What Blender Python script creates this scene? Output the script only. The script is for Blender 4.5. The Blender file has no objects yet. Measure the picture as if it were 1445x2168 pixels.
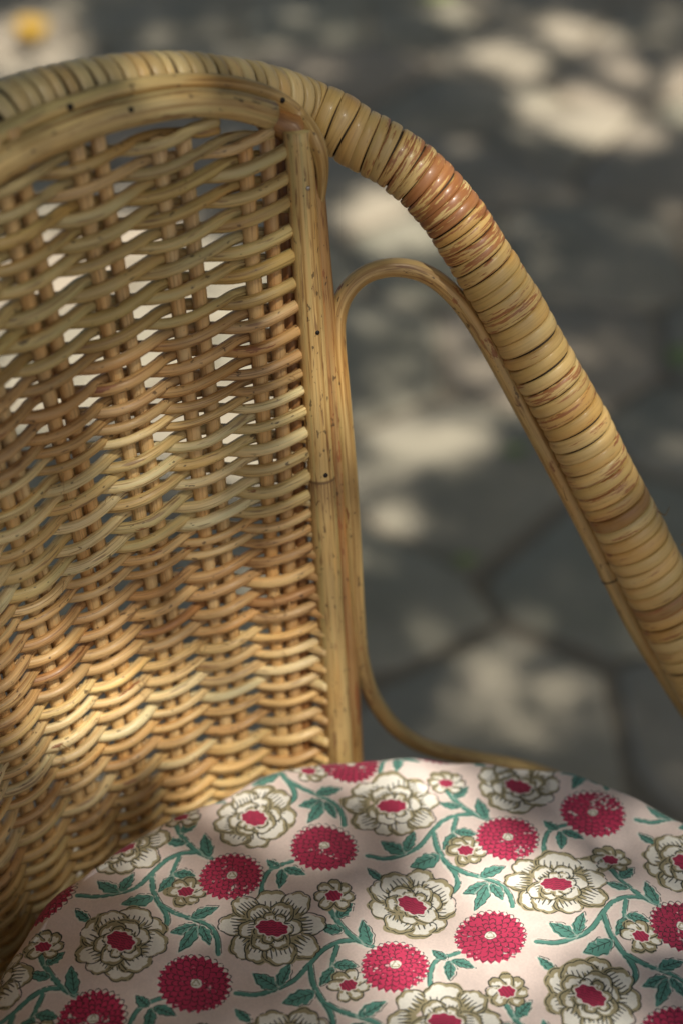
import bpy, math, random
import numpy as np
from math import radians, sin, cos, pi

# ------------------------------------------------------------------ camera, sky, sun, exposure
SC = bpy.context.scene
COL = SC.collection
rng = np.random.default_rng(7)
random.seed(7)

PITCH, CAM_H, LENS = 35.0, 0.9783, 60.0
cam_d = bpy.data.cameras.new("camera")
cam_d.sensor_fit = 'VERTICAL'
cam_d.sensor_height = 36.0
cam_d.lens = LENS
cam_d.clip_start = 0.02
cam_d.clip_end = 400
cam_d.dof.use_dof = True
cam_d.dof.focus_distance = 0.645
cam_d.dof.aperture_fstop = 4.2
cam = bpy.data.objects.new("camera", cam_d)
cam.location = (0, 0, CAM_H)
cam.rotation_euler = (radians(90 - PITCH), 0, 0)
COL.objects.link(cam)
SC.camera = cam

SUN = np.array([0.30, -0.46, 0.83]); SUN /= np.linalg.norm(SUN)
elev = math.asin(SUN[2]); azim = math.atan2(SUN[0], SUN[1])
world = bpy.data.worlds.new("World")
SC.world = world
world.use_nodes = True
wn = world.node_tree.nodes
sky = wn.new('ShaderNodeTexSky')
sky.sky_type = 'NISHITA'
sky.sun_disc = False
sky.sun_elevation = elev
sky.sun_rotation = azim
wn['Background'].inputs[1].default_value = 0.076
sky.air_density = .6; sky.dust_density = 3.0; sky.ozone_density = .3
world.node_tree.links.new(sky.outputs[0], wn['Background'].inputs[0])
sun_d = bpy.data.lights.new("sun", 'SUN')
sun_d.energy = 5.0
sun_d.angle = radians(0.5)
sun_d.color = (1.0, 0.93, 0.82)
sun = bpy.data.objects.new("sun", sun_d)
sun.rotation_euler = (pi / 2 - elev, 0, pi - azim)
sun.rotation_euler = (pi / 2 - elev, 0, -azim + pi)
COL.objects.link(sun)
SC.view_settings.view_transform = 'Standard'
SC.view_settings.look = 'None'
SC.view_settings.exposure = 0.45
SC.view_settings.gamma = 1.0
SC.cycles.max_bounces = 8
SC.cycles.use_denoising = True

# ------------------------------------------------------------------ survey: measured sight lines of the photograph
PW, PH = 1445.0, 2168.0
FPX = PH * LENS / 36.0
_p = radians(PITCH)
CC = np.array([0, 0, CAM_H]); CR = np.array([1., 0, 0])
CD = np.array([0, cos(_p), -sin(_p)]); CU = np.array([0, sin(_p), cos(_p)])


def ray(x, y):
    return CD + CR * ((x - PW / 2) / FPX) - CU * ((y - PH / 2) / FPX)


def at_z(x, y, z):
    r = ray(x, y); return CC + r * ((z - CC[2]) / r[2])


def at_y(x, y, Y):
    r = ray(x, y); return CC + r * (Y / r[1])


def proj(P):
    P = np.asarray(P, float) - CC
    d = P @ CD
    return np.stack([PW / 2 + FPX * (P @ CR) / d, PH / 2 - FPX * (P @ CU) / d, d], -1)


# ------------------------------------------------------------------ mesh helpers
def link(o, parent=None):
    COL.objects.link(o)
    if parent is not None:
        o.parent = parent
    return o


def mesh_obj(name, V, F, mat, parent=None, uv=None, smooth=True):
    me = bpy.data.meshes.new(name)
    me.from_pydata([tuple(v) for v in V], [], [tuple(f) for f in F])
    if uv is not None:
        l = me.uv_layers.new(name="UVMap")
        idx = np.empty(len(me.loops), dtype=np.int32)
        me.loops.foreach_get("vertex_index", idx)
        if isinstance(uv, tuple):
            l.data.foreach_set("uv", np.asarray(uv[0], np.float32).ravel())
        else:
            l.data.foreach_set("uv", np.asarray(uv, np.float32)[idx].ravel())
    if smooth:
        me.polygons.foreach_set("use_smooth", [True] * len(me.polygons))
    me.materials.append(mat)
    me.update()
    o = bpy.data.objects.new(name, me)
    return link(o, parent)


def spline(ctrl, step=None, n=None):
    """Centripetal-free Catmull-Rom through ctrl, resampled evenly by length."""
    P = np.asarray(ctrl, float)
    P = np.vstack([2 * P[0] - P[1], P, 2 * P[-1] - P[-2]])
    out = []
    for i in range(1, len(P) - 2):
        t = np.linspace(0, 1, 24, endpoint=False)[:, None]
        a, b, c, d = P[i - 1], P[i], P[i + 1], P[i + 2]
        out.append(0.5 * (2 * b + (c - a) * t + (2 * a - 5 * b + 4 * c - d) * t ** 2 + (3 * b - a - 3 * c + d) * t ** 3))
    out = np.vstack(out + [P[-2:-1]])
    return resample(out, step, n)


def resample(out, step=None, n=None):
    L = np.r_[0, np.cumsum(np.linalg.norm(np.diff(out[:, :3], axis=0), axis=1))]
    m = n or max(2, int(L[-1] / step) + 1)
    s = np.linspace(0, L[-1], m)
    return np.stack([np.interp(s, L, out[:, k]) for k in range(out.shape[1])], 1)


def frames(P, up=(0, 0, 1)):
    T = np.gradient(P, axis=0)
    T /= np.linalg.norm(T, axis=1)[:, None]
    n = np.cross(np.cross(T[0], up), T[0])
    if np.linalg.norm(n) < 1e-5:
        n = np.cross(T[0], (1, 0, 0))
    N = []
    for t in T:
        n = n - t * (n @ t)
        n = n / np.linalg.norm(n)
        N.append(n)
    N = np.array(N)
    return T, N, np.cross(T, N)


def tube_data(P, R, sides=10, up=(0, 0, 1), flat=1.0, caps=True):
    P = np.asarray(P, float)
    n = len(P)
    R = np.broadcast_to(np.asarray(R, float), (n,))
    T, N, B = frames(P, up)
    a = np.linspace(0, 2 * pi, sides, endpoint=False)
    V = (P[:, None] + R[:, None, None] * (np.cos(a)[None, :, None] * N[:, None] * flat + np.sin(a)[None, :, None] * B[:, None])).reshape(-1, 3)
    s = np.r_[0, np.cumsum(np.linalg.norm(np.diff(P, axis=0), axis=1))]
    F, UV = [], []
    rm = float(R.mean())
    per = 2 * pi * rm
    for i in range(n - 1):
        for j in range(sides):
            k = (j + 1) % sides
            F.append((i * sides + j, i * sides + k, (i + 1) * sides + k, (i + 1) * sides + j))
            v0, v1 = j / sides * per, (j + 1) / sides * per
            UV += [(s[i], v0), (s[i], v1), (s[i + 1], v1), (s[i + 1], v0)]
    if caps:
        F.append(tuple(range(sides))[::-1]); UV += [(s[0] + .001 * math.cos(t), .001 * math.sin(t)) for t in a[::-1]]
        F.append(tuple((n - 1) * sides + j for j in range(sides))); UV += [(s[-1] + .001 * math.cos(t), .001 * math.sin(t)) for t in a]
    return V, F, UV


def tube(name, P, R, mat, parent=None, sides=10, up=(0, 0, 1), color=None, flat=1.0):
    V, F, UV = tube_data(P, R, sides, up, flat)
    o = mesh_obj(name, V, F, mat, parent, (UV,))
    if color is not None:
        o.color = color
    return o


def lumpy(n, amp, scale, r0):
    """slowly wandering radius, as grown cane has"""
    k = max(2, int(n / scale) + 2)
    c = rng.normal(0, 1, k)
    x = np.linspace(0, k - 1, n)
    return r0 * (1 + amp * np.interp(x, np.arange(k), c))


def lin(r, g, b):
    f = lambda c: (c / 12.92 if c <= .04045 else ((c + .055) / 1.055) ** 2.4)
    return (f(r / 255), f(g / 255), f(b / 255))


# ------------------------------------------------------------------ materials
def new_mat(name):
    m = bpy.data.materials.new(name)
    m.use_nodes = True
    nt = m.node_tree
    return m, nt, nt.nodes, nt.links, nt.nodes['Principled BSDF']


class NB:
    def __init__(s, nt): s.nt = nt; s.n = nt.nodes; s.l = nt.links
    def new(s, t, **kw):
        x = s.n.new(t)
        for k, v in kw.items(): setattr(x, k, v)
        return x
    def put(s, sock, v):
        if hasattr(v, 'is_linked'): s.l.new(v, sock)
        else: sock.default_value = v
    def math(s, op, a, b=0.0, clamp=False):
        x = s.new('ShaderNodeMath', operation=op, use_clamp=clamp)
        s.put(x.inputs[0], a); s.put(x.inputs[1], b); return x.outputs[0]
    def vmath(s, op, a, b):
        x = s.new('ShaderNodeVectorMath', operation=op)
        s.put(x.inputs[0], a); s.put(x.inputs[1], b); return x.outputs[0]
    def noise(s, vec, scale, detail=3, rough=.5):
        x = s.new('ShaderNodeTexNoise'); s.put(x.inputs['Vector'], vec)
        x.inputs['Scale'].default_value = scale; x.inputs['Detail'].default_value = detail; x.inputs['Roughness'].default_value = rough
        return x.outputs[0]
    def ramp(s, f, a, b, c=0.0, d=1.0):
        x = s.new('ShaderNodeMapRange'); s.put(x.inputs[0], f); s.put(x.inputs[1], a); s.put(x.inputs[2], b); s.put(x.inputs[3], c); s.put(x.inputs[4], d)
        return x.outputs[0]
    def mix(s, f, a, b, mode='MIX'):
        x = s.new('ShaderNodeMix', data_type='RGBA', blend_type=mode)
        s.put(x.inputs[0], f); s.put(x.inputs[6], a); s.put(x.inputs[7], b); return x.outputs[2]


def cane_material(name, speck=0.62, peel_gain=1.0, rough=.38, fibre=1.0, coat=.25, along=0, peel_scale=(70, 260), peel_col=None, streak=.25, nodes=()):
    m, nt, n, l, bsdf = new_mat(name)
    b = NB(nt)
    uv = b.new('ShaderNodeUVMap').outputs[0]
    oi = b.new('ShaderNodeObjectInfo')
    off = b.math('MULTIPLY', oi.outputs['Random'], 40.0)
    comb = b.new('ShaderNodeCombineXYZ')
    sep = b.new('ShaderNodeSeparateXYZ'); l.new(uv, sep.inputs[0])
    b.put(comb.inputs[0], b.math('ADD', sep.outputs[0], off)); b.put(comb.inputs[1], b.math('ADD', sep.outputs[1], off)); b.put(comb.inputs[2], off)
    base = comb.outputs[0]
    # fibres run along u
    fib = b.noise(b.vmath('MULTIPLY', base, (28, 1300, 1)), 1.0, 4, .7)
    fib2 = b.noise(b.vmath('MULTIPLY', base, (14, 420, 1)), 1.0, 3, .6)
    tone = b.noise(b.vmath('MULTIPLY', base, (22, 60, 1)), 1.0, 2, .5)
    col = oi.outputs['Color']
    warm = b.mix(1.0, col, (1.03, .82, .58, 1), 'MULTIPLY')
    col = b.mix(b.ramp(tone, .48, .72, 0, .75), col, warm)
    light = b.mix(1.0, col, (1.18, 1.16, 1.08, 1), 'MULTIPLY')
    col = b.mix(b.ramp(fib2, .5, .72, 0, .8 * fibre), col, light)
    dark = b.mix(1.0, col, (.52, .42, .32, 1), 'MULTIPLY')
    col = b.mix(b.ramp(fib, .52, .66, 0, .8 * fibre), col, dark)
    band = b.noise(b.vmath('MULTIPLY', base, (5, 330, 1)), 1.0, 3, .6)
    grey = b.mix(1.0, col, (.86, .98, .98, 1), 'MULTIPLY')
    col = b.mix(b.ramp(band, .50, .62, 0, streak), col, grey)
    deep = b.mix(1.0, col, (.60, .50, .38, 1), 'MULTIPLY')
    col = b.mix(b.ramp(band, .46, .36, 0, streak), col, deep)
    # dark specks and scars
    sp = b.noise(b.vmath('MULTIPLY', base, (230, 420, 1)), 1.0, 2, .6)
    col = b.mix(b.ramp(sp, speck + .06, speck + .10, 0, .75), col, (.045, .022, .010, 1))
    sp2 = b.noise(b.vmath('MULTIPLY', base, (60, 500, 1)), 1.0, 2, .6)
    col = b.mix(b.ramp(sp2, speck + .02, speck + .09, 0, .65), col, (.16, .065, .025, 1))
    # bark left on in ragged patches; how much is the object's alpha
    pe = b.noise(b.vmath('MULTIPLY', base, (peel_scale[0], peel_scale[1], 1)), 1.0, 4, .62)
    big = b.noise(b.vmath('MULTIPLY', base, (26, 60, 1)), 1.0, 1, .5)
    pv = b.math('ADD', b.math('MULTIPLY', pe, .72), b.math('MULTIPLY', big, .28))
    th = b.math('SUBTRACT', .78, b.math('MULTIPLY', oi.outputs['Alpha'], .36 * peel_gain))
    pm = b.ramp(b.math('SUBTRACT', pv, th), 0.0, .012, 0, 1)
    pc = b.mix(b.ramp(fib2, .35, .65), peel_col or (.20, .062, .020, 1), (.38, .155, .052, 1))
    col = b.mix(b.math('MULTIPLY', pm, .92), col, pc)
    for nu in nodes:            # growth nodes: a dark fibrous skirt and a thin ring
        du = b.math('SUBTRACT', sep.outputs[0], nu)
        up_ = b.ramp(du, -.0006, .0004, 0, 1); dn = b.ramp(du, .002, .018, 1, 0)
        skirt = b.math('MULTIPLY', b.math('MULTIPLY', up_, dn), b.ramp(fib, .40, .60, .15, 1))
        col = b.mix(skirt, col, (.20, .105, .045, 1))
        ring = b.ramp(b.math('ABSOLUTE', du), .0003, .0009, .8, 0)
        col = b.mix(ring, col, (.12, .06, .028, 1))
    l.new(col, bsdf.inputs['Base Color'])
    b.put(bsdf.inputs['Roughness'], b.ramp(fib2, .3, .7, rough - .08, rough + .14))
    bsdf.inputs['Coat Weight'].default_value = coat
    bsdf.inputs['Coat Roughness'].default_value = .18
    bsdf.inputs['Specular IOR Level'].default_value = .5
    bu = b.new('ShaderNodeBump'); bu.inputs['Strength'].default_value = .35; bu.inputs['Distance'].default_value = .0005
    h = b.math('ADD', b.math('MULTIPLY', fib, .5), b.math('ADD', fib2, b.math('MULTIPLY', tone, 1.2)))
    h = b.math('SUBTRACT', h, b.math('MULTIPLY', pm, .35))
    l.new(h, bu.inputs['Height']); l.new(bu.outputs[0], bsdf.inputs['Normal'])
    return m


M_WEAVER = cane_material('weaver_cane', speck=.60, rough=.5, coat=.06, fibre=1.3, streak=.5)
M_STAKE = cane_material('stake_cane', speck=.66, rough=.5, fibre=1.2, coat=.1)
M_POLE = cane_material('pole_cane', speck=.60, rough=.46, fibre=1.2, coat=.1, streak=.8)
M_WRAP = cane_material('wrap_cane', speck=.68, rough=.42, fibre=.5, coat=.16, peel_scale=(70, 780), peel_col=(.26, .085, .026, 1))
M_CORE, _nt, _n, _l, _b = new_mat('rail_core')
_b.inputs['Base Color'].default_value = (.05, .03, .015, 1); _b.inputs['Roughness'].default_value = .8
M_NAIL, _nt, _n, _l, _b = new_mat('nail_steel')
_b.inputs['Base Color'].default_value = (.03, .025, .022, 1); _b.inputs['Metallic'].default_value = .8; _b.inputs['Roughness'].default_value = .45
M_NAILB, _nt, _n, _l, _b = new_mat('nail_bright')
_b.inputs['Base Color'].default_value = (.45, .42, .38, 1); _b.inputs['Metallic'].default_value = 1; _b.inputs['Roughness'].default_value = .35


def stone_material():
    m, nt, n, l, bsdf = new_mat('paving_stone')
    b = NB(nt)
    co = b.new('ShaderNodeTexCoord').outputs['Object']
    oi = b.new('ShaderNodeObjectInfo')
    v = b.vmath('ADD', co, b.vmath('MULTIPLY', oi.outputs['Random'], (7, 13, 5)))
    a = b.noise(v, 9, 5, .6)
    c = b.noise(v, 60, 4, .65)
    col = b.mix(b.ramp(a, .35, .68), (.275, .262, .195, 1), (.40, .365, .28, 1))
    col = b.mix(b.ramp(c, .5, .75, 0, .45), col, (.21, .185, .155, 1))
    col = b.mix(b.math('MULTIPLY', oi.outputs['Random'], .45), col, (.40, .30, .235, 1))
    l.new(col, bsdf.inputs['Base Color'])
    bsdf.inputs['Roughness'].default_value = .85
    bu = b.new('ShaderNodeBump'); bu.inputs['Strength'].default_value = .5; bu.inputs['Distance'].default_value = .004
    l.new(b.math('ADD', a, b.math('MULTIPLY', c, .4)), bu.inputs['Height']); l.new(bu.outputs[0], bsdf.inputs['Normal'])
    return m


def earth_material():
    m, nt, n, l, bsdf = new_mat('earth')
    b = NB(nt)
    co = b.new('ShaderNodeTexCoord').outputs['Object']
    a = b.noise(co, 14, 5, .65)
    c = b.noise(co, 180, 3, .6)
    col = b.mix(b.ramp(a, .35, .7), (.19, .165, .125, 1), (.28, .225, .155, 1))
    col = b.mix(b.ramp(c, .55, .7, 0, .6), col, (.36, .28, .20, 1))
    l.new(col, bsdf.inputs['Base Color'])
    bsdf.inputs['Roughness'].default_value = .95
    bu = b.new('ShaderNodeBump'); bu.inputs['Strength'].default_value = .6; bu.inputs['Distance'].default_value = .006
    l.new(c, bu.inputs['Height']); l.new(bu.outputs[0], bsdf.inputs['Normal'])
    return m


def leaf_material(name, c0, c1, trans=.0):
    m, nt, n, l, bsdf = new_mat(name)
    b = NB(nt)
    co = b.new('ShaderNodeTexCoord').outputs['Object']
    a = b.noise(co, 25, 3, .6)
    col = b.mix(b.ramp(a, .35, .65), c0 + (1,), c1 + (1,))
    l.new(col, bsdf.inputs['Base Color'])
    bsdf.inputs['Roughness'].default_value = .5
    if trans:
        tr = b.new('ShaderNodeBsdfTranslucent'); tr.inputs[0].default_value = (.25, .33, .10, 1)
        mx = b.new('ShaderNodeMixShader'); mx.inputs[0].default_value = trans
        l.new(bsdf.outputs[0], mx.inputs[1]); l.new(tr.outputs[0], mx.inputs[2])
        l.new(mx.outputs[0], n['Material Output'].inputs['Surface'])
    return m


M_STONE = stone_material(); M_EARTH = earth_material()
M_TREELEAF = leaf_material('tree_leaf', (.035, .07, .02), (.07, .11, .04), .2)
M_BARK, nt_, n_, l_, bs_ = new_mat('bark')
b_ = NB(nt_)
_nz = b_.noise(b_.vmath('MULTIPLY', b_.new('ShaderNodeTexCoord').outputs['Object'], (30, 30, 5)), 1, 5, .6)
l_.new(b_.mix(_nz, (.05, .035, .025, 1), (.17, .13, .10, 1)), bs_.inputs['Base Color']); bs_.inputs['Roughness'].default_value = .9

# ------------------------------------------------------------------ the setting: earth sheet and crazy paving
S = 150.0
ground = mesh_obj('ground', [(-S, -S, .013), (S, -S, .013), (S, S, .013), (-S, S, .013)], [(0, 1, 2, 3)], M_EARTH, smooth=False)
ground['kind'] = 'structure'


def clip_poly(poly, p, q):
    """keep the side of the p-q bisector nearer p"""
    mid = (p + q) / 2; d = q - p
    out = []
    for i in range(len(poly)):
        a, c = poly[i], poly[(i + 1) % len(poly)]
        da, dc = (a - mid) @ d, (c - mid) @ d
        if da <= 0: out.append(a)
        if da * dc < 0: out.append(a + (c - a) * (da / (da - dc)))
    return out


def build_paving():
    r = np.random.default_rng(21)
    seeds = []
    gx, gy = .235, .215
    for i in range(-6, 9):
        for j in range(1, 20):
            seeds.append(((i + .5 * (j % 2)) * gx + r.uniform(-.085, .085), j * gy + r.uniform(-.08, .08)))
    seeds = np.array(seeds)
    for k, p in enumerate(seeds):
        if not (-1.35 < p[0] < 1.75 and .25 < p[1] < 4.1):
            continue
        poly = [p + np.array(c) for c in ((-.4, -.4), (.4, -.4), (.4, .4), (-.4, .4))]
        for q in seeds[np.argsort(((seeds - p) ** 2).sum(1))[1:22]]:
            poly = clip_poly(poly, p, q)
        poly = np.array(poly)
        c = poly.mean(0)
        gap = r.uniform(.002, .005)
        # round the corners by cutting each one
        pts = []
        m = len(poly)
        for i in range(m):
            a, b0, d = poly[i - 1], poly[i], poly[(i + 1) % m]
            for w in (.78, .93):
                pts.append(b0 * w + a * (1 - w)) if w == .78 else None
            pts.append(b0 * .94 + (a + d) * .03)
            pts.append(b0 * .78 + d * .22)
        pts = np.array(pts) + r.normal(0, .0025, (len(pts), 2))
        dirs = pts - c; ln = np.linalg.norm(dirs, axis=1)[:, None]
        outer = c + dirs * (1 - gap / ln); inner = c + dirs * (1 - (gap + .012) / ln)
        h = r.uniform(.0, .005); tilt = r.normal(0, .008, 2)
        n = len(pts)
        z = lambda P, dz: h + dz + (P - c) @ tilt
        V = np.vstack([np.c_[outer, np.full(n, -.03)], np.c_[outer, z(outer, -.006)], np.c_[inner, z(inner, 0)], [[c[0], c[1], h + .002]]])
        V[:, :2] -= c
        F = []
        for i in range(n):
            j = (i + 1) % n
            F += [(i, j, n + j, n + i), (n + i, n + j, 2 * n + j, 2 * n + i), (2 * n + i, 2 * n + j, 3 * n)]
        o = mesh_obj('paving_stone', V, F, M_STONE, ground)
        o.location = (c[0], c[1], .0165)


build_paving()

# ------------------------------------------------------------------ armchair: geometry of the barrel back
CH = np.array([.04, .345])           # plan centre of the barrel
PHI0, PHIC, NST = 107.0, 170.0, 21   # first stake, middle of the back, number of stake gaps


def e_of(z):
    return np.interp(z, [.40, .468, .524, .631, .732, .80], [-.016, -.013, -.008, .004, .020, .030])


def r_surf(phi, z):
    f = np.minimum(phi, 2 * PHIC - phi)
    z = np.asarray(z, float)
    return .2245 + .010 * (z - .6) + e_of(z) * np.exp(-np.maximum(f - 104, -8) / 10.0)


def phi_of(u, z):
    x = np.asarray(u, float) / NST
    c = .32 * np.clip((np.asarray(z, float) - .468) / .264, 0, 1.4) ** 1.2
    return PHI0 + 2 * (PHIC - PHI0) * (x + c * np.sin(2 * pi * x) / (2 * pi))


def surf(u, z, off=0.0):
    ph = phi_of(u, z)
    r = r_surf(ph, z) + off
    a = np.radians(ph)
    return np.stack([CH[0] + r * np.cos(a), CH[1] + r * np.sin(a), np.broadcast_to(z, np.shape(r))], -1)


def mirror(P):
    P = np.asarray(P, float).copy()
    a = radians(PHIC); d = np.array([cos(a), sin(a)])
    q = P[..., :2] - CH
    P[..., :2] = CH + 2 * (q @ d)[..., None] * d - q
    return P


def ray_hit(x, y, off):
    """where the sight line meets the barrel enlarged by off"""
    r = ray(x, y); best = None
    for Y in np.linspace(.40, .75, 701):
        P = CC + r * (Y / r[1])
        q = P[:2] - CH
        ph = math.degrees(math.atan2(q[1], q[0])) % 360
        if math.hypot(*q) >= float(r_surf(ph, P[2])) + off:
            return P
    return P


def stile_pt(x, y, back=0.0):
    z = .6
    for _ in range(30):
        P = at_y(x, y, .551 + .12 * (z - .465) + back); z = P[2]
    return P


TIPS = [310, 363, 416, 474, 528, 585, 633, 684, 733, 772, 808, 853, 897, 940, 988, 1033, 1068, 1100, 1144, 1188, 1230, 1268, 1308, 1345, 1382, 1418, 1452, 1492, 1537, 1578, 1613]
ROWZ = []
for y in TIPS:
    xs = np.interp(y, [312, 852, 1347, 1580], [610, 644, 673, 690])
    ROWZ.append(stile_pt(xs, y)[2] - .0022)
ROWZ = np.array(ROWZ)
dz = ROWZ[0] - ROWZ[1]
EXTRA = [(ROWZ[0] + dz * .95, .12), (ROWZ[0] + dz * 1.9, .75), (ROWZ[0] + dz * 2.85, 2.3), (ROWZ[0] + dz * 3.8, 4.0), (ROWZ[0] + dz * 4.75, 6.0)]
BELOW = [ROWZ[-1] - .0075 * k for k in range(1, 14)]

chair = bpy.data.objects.new('wicker_armchair', None)
chair.location = (0, 0, 0)
chair['label'] = 'golden rattan armchair with woven barrel back and cane wrapped arm'
chair['category'] = 'chair'
link(chair)

# ---- weavers: pairs of canes twined round the stakes
PAL = {
    'olive': [lin(196, 173, 116), lin(184, 161, 101), lin(190, 171, 120), lin(178, 151, 95)],
    'brown': [lin(184, 148, 96), lin(192, 156, 104), lin(172, 128, 80), lin(188, 154, 106)],
    'cream': [lin(214, 194, 143), lin(206, 184, 128), lin(218, 202, 156), lin(200, 173, 118)],
    'pink': [lin(208, 178, 126), lin(202, 166, 112), lin(214, 188, 138), lin(196, 158, 106)],
    'gold': [lin(214, 190, 138), lin(206, 176, 120), lin(220, 200, 152), lin(202, 168, 112)],
}


def weaver(z, row, s, u0, u1, rad, colour, peel, tuck=0.0):
    u = np.concatenate([np.arange(u0, min(u1, 8.5), 1 / 14.), np.arange(max(8.5, u0), u1 + 1e-6, 1 / 8.)]) if u1 > 8.5 else np.arange(u0, u1, 1 / 14.)
    ph = pi * (u - s)
    wob = lambda k, a: a * np.interp(u, np.arange(-2, NST + 4), rng.normal(0, 1, NST + 6))
    amp = .0041 + wob(0, .00025)
    b = .0017 * np.clip(rad / .0023, .8, 1.2)
    c = np.cos(ph)
    c = np.sign(c) * np.abs(c) ** .85
    if tuck:
        c = c * np.clip((np.minimum(u - u0, u1 - u) - .05) / tuck, .0, 1) + .25 * (np.minimum(u - u0, u1 - u) < tuck * .5)
    off = -amp * c
    # canes ride lower towards the middle of the back
    P = surf(u, z, off)
    P[:, 2] -= b * np.sin(ph) + wob(1, .0005)
    R = lumpy(len(u), .06, 14, rad) * rng.uniform(.95, 1.05)
    o = tube('weaver', P, R, M_WEAVER, chair, sides=8, color=(*colour, peel))
    return o


def row_kind(y):
    if y < 540: return 'olive', .10
    if y < 590: return 'olive', .3
    if y < 800: return 'brown', .35
    if y < 1050: return 'cream', .32
    if y < 1290: return 'pink', .36
    return 'gold', .30


for i, z in enumerate(ROWZ):
    kind, pe = row_kind(TIPS[i])
    gap = (ROWZ[i - 1] - z) if i else (z - ROWZ[1])
    rad = float(np.clip(gap * .25, .00178, .00245))
    for s in (0, 1):
        c = np.array(random.choice(PAL[kind])) * rng.uniform(.98, 1.16)
        if kind == 'pink' and random.random() < .25: c = np.array(random.choice(PAL['brown']))
        if kind == 'gold' and random.random() < .2: c = np.array(random.choice(PAL['pink']))
        weaver(z, i + s, (s + i) % 2, -.72, NST + .72, rad * rng.uniform(.94, 1.06), c, pe * rng.uniform(.3, 1.5))
for z, us in EXTRA:
    for s in (0, 1):
        c = np.array(random.choice(PAL['olive'] + PAL['pink'][:1])) * .95
        weaver(z, 0, s, us - .3, NST - us + .3, .0022, c, .15, .5)
for z in BELOW:
    for s in (0, 1):
        weaver(z, 0, s, -.7, NST + .7, .0019, np.array(random.choice(PAL['gold'])), .25)


# ---- stakes: two canes side by side in each pair, some with a third behind
def arch_top(u):
    m = min(u, NST - u)
    return float(np.interp(m, [-1, 0, 1, 2, 3, 4, 6, 10.5], [.735, .738, .748, .757, .765, .772, .782, .79]))


STK = [lin(212, 180, 126), lin(206, 170, 114), lin(216, 186, 134), lin(196, 158, 106)]
for k in range(NST + 1):
    zt = arch_top(k)
    zz = np.linspace(.35, zt, 40)
    for side in ((-1, 1, 0) if k % 3 == 2 else (-1, 1)):
        du = side * .0032 / .0236
        off = .0 if side else .0042
        rr = lumpy(40, .05, 8, 0.0029 if side else .0024)
        P = surf(np.full(40, k + (du if side else .11)) + rng.normal(0, .01), zz, off)
        tube('stake', P, rr, M_STAKE, chair, sides=8, up=(0, 1, 0), color=(*(np.array(random.choice(STK)) * rng.uniform(.9, 1.1)), .16))

zz = np.linspace(.35, .742, 40)
Pe = surf(np.full(40, -.36), zz, .0045)
for Q in (Pe, mirror(Pe)):
    tube('edge_stake', Q, lumpy(40, .05, 8, .0036), M_STAKE, chair, 8, (0, 1, 0), (*lin(150, 108, 64), .3))

# ---- stiles, arch, trim
POLE_C = lin(200, 170, 112)


def both(name, P, R, mat, sides, color, flat=1.0, up=(0, 0, 1)):
    a = tube(name, P, R, mat, chair, sides, color=color, flat=flat, up=up)
    b = tube(name, mirror(P), R, mat, chair, sides, color=color, flat=flat, up=up)
    return a, b


def low(P, z):      # carry a pole straight on down
    return np.vstack([P, [P[-1] + (P[-1] - P[-2]) * ((z - P[-1][2]) / (P[-1][2] - P[-2][2]))]])


main = low(np.array([stile_pt(x, y, -.003) for x, y in [(629, 276), (636, 360), (645, 500), (662, 750), (685, 1088), (700, 1320), (713, 1501), (719, 1600)]]), .40)
Pm = spline(main, step=.004)
Rm = lumpy(len(Pm), .012, 10, .00525)
node = np.argmin(np.abs(proj(Pm)[:, 1] - 1010))
Rm = Rm * (1 + .05 * np.exp(-((np.arange(len(Pm)) - node) / 1.2) ** 2)) * np.where(np.arange(len(Pm)) > node, 1.05, 1.0)
M_STILE = cane_material('stile_cane', speck=.58, rough=.5, fibre=1.2, coat=.06, streak=.9, nodes=(node * .004, node * .004 + .26))
both('stile', Pm, Rm, M_STILE, 20, (*POLE_C, .22))
back_s = low(np.array([stile_pt(x, y, .003) for x, y in [(656, 300), (660, 380), (670, 500), (692, 750), (716, 1088), (730, 1320), (740, 1501), (745, 1600)]]), .40)
Pb = spline(back_s, step=.004)
both('stile_backing', Pb, lumpy(len(Pb), .02, 10, .0046), M_POLE, 16, (*lin(172, 134, 84), .5))

# arch over the weave
arch_px = [(-90, 408), (0, 350), (100, 297), (200, 258), (300, 233), (400, 218), (490, 222), (572, 243)]
A = np.array([ray_hit(x, y, -.0035) for x, y in arch_px])[::-1]
PH_L = [phi for phi in (142, 150, 160, 170)]
zl = A[-1][2]
mid = [np.array([CH[0] + (r_surf(p, .78) - .001) * cos(radians(p)), CH[1] + (r_surf(p, .78) - .001) * sin(radians(p)), zl + d]) for p, d in zip(PH_L, (.0045, .009, .013, .0145))]
phi_end = math.degrees(math.atan2(A[-1][1] - CH[1], A[-1][0] - CH[0])) % 360
mid = [q for q, p in zip(mid, PH_L) if p > phi_end + 4]
half = np.vstack([A, mid])
full = np.vstack([half, mirror(half[:-1])[::-1]])
Pa = spline(full, step=.004)
tube('arch_rod', Pa, lumpy(len(Pa), .02, 12, .0052), M_POLE, chair, 18, color=(*lin(202, 180, 126), .2))
ARCH_MID = mid
# bent top of the stile, scarfed to the arch
sc = np.array([ray_hit(x, y, d) for x, y, d in [(545, 246, .004), (580, 258, .003), (610, 272, .0005), (628, 282, -.002)]])
sc = np.vstack([sc, [Pm[3]]])
Ps = spline(sc, step=.002)
both('scarf_joint', Ps, np.interp(np.linspace(0, 1, len(Ps)), [0, .15, .6, .85, 1], [.003, .0052, .0056, .0052, .0040]), M_POLE, 16, (*lin(150, 108, 60), .5))

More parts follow.
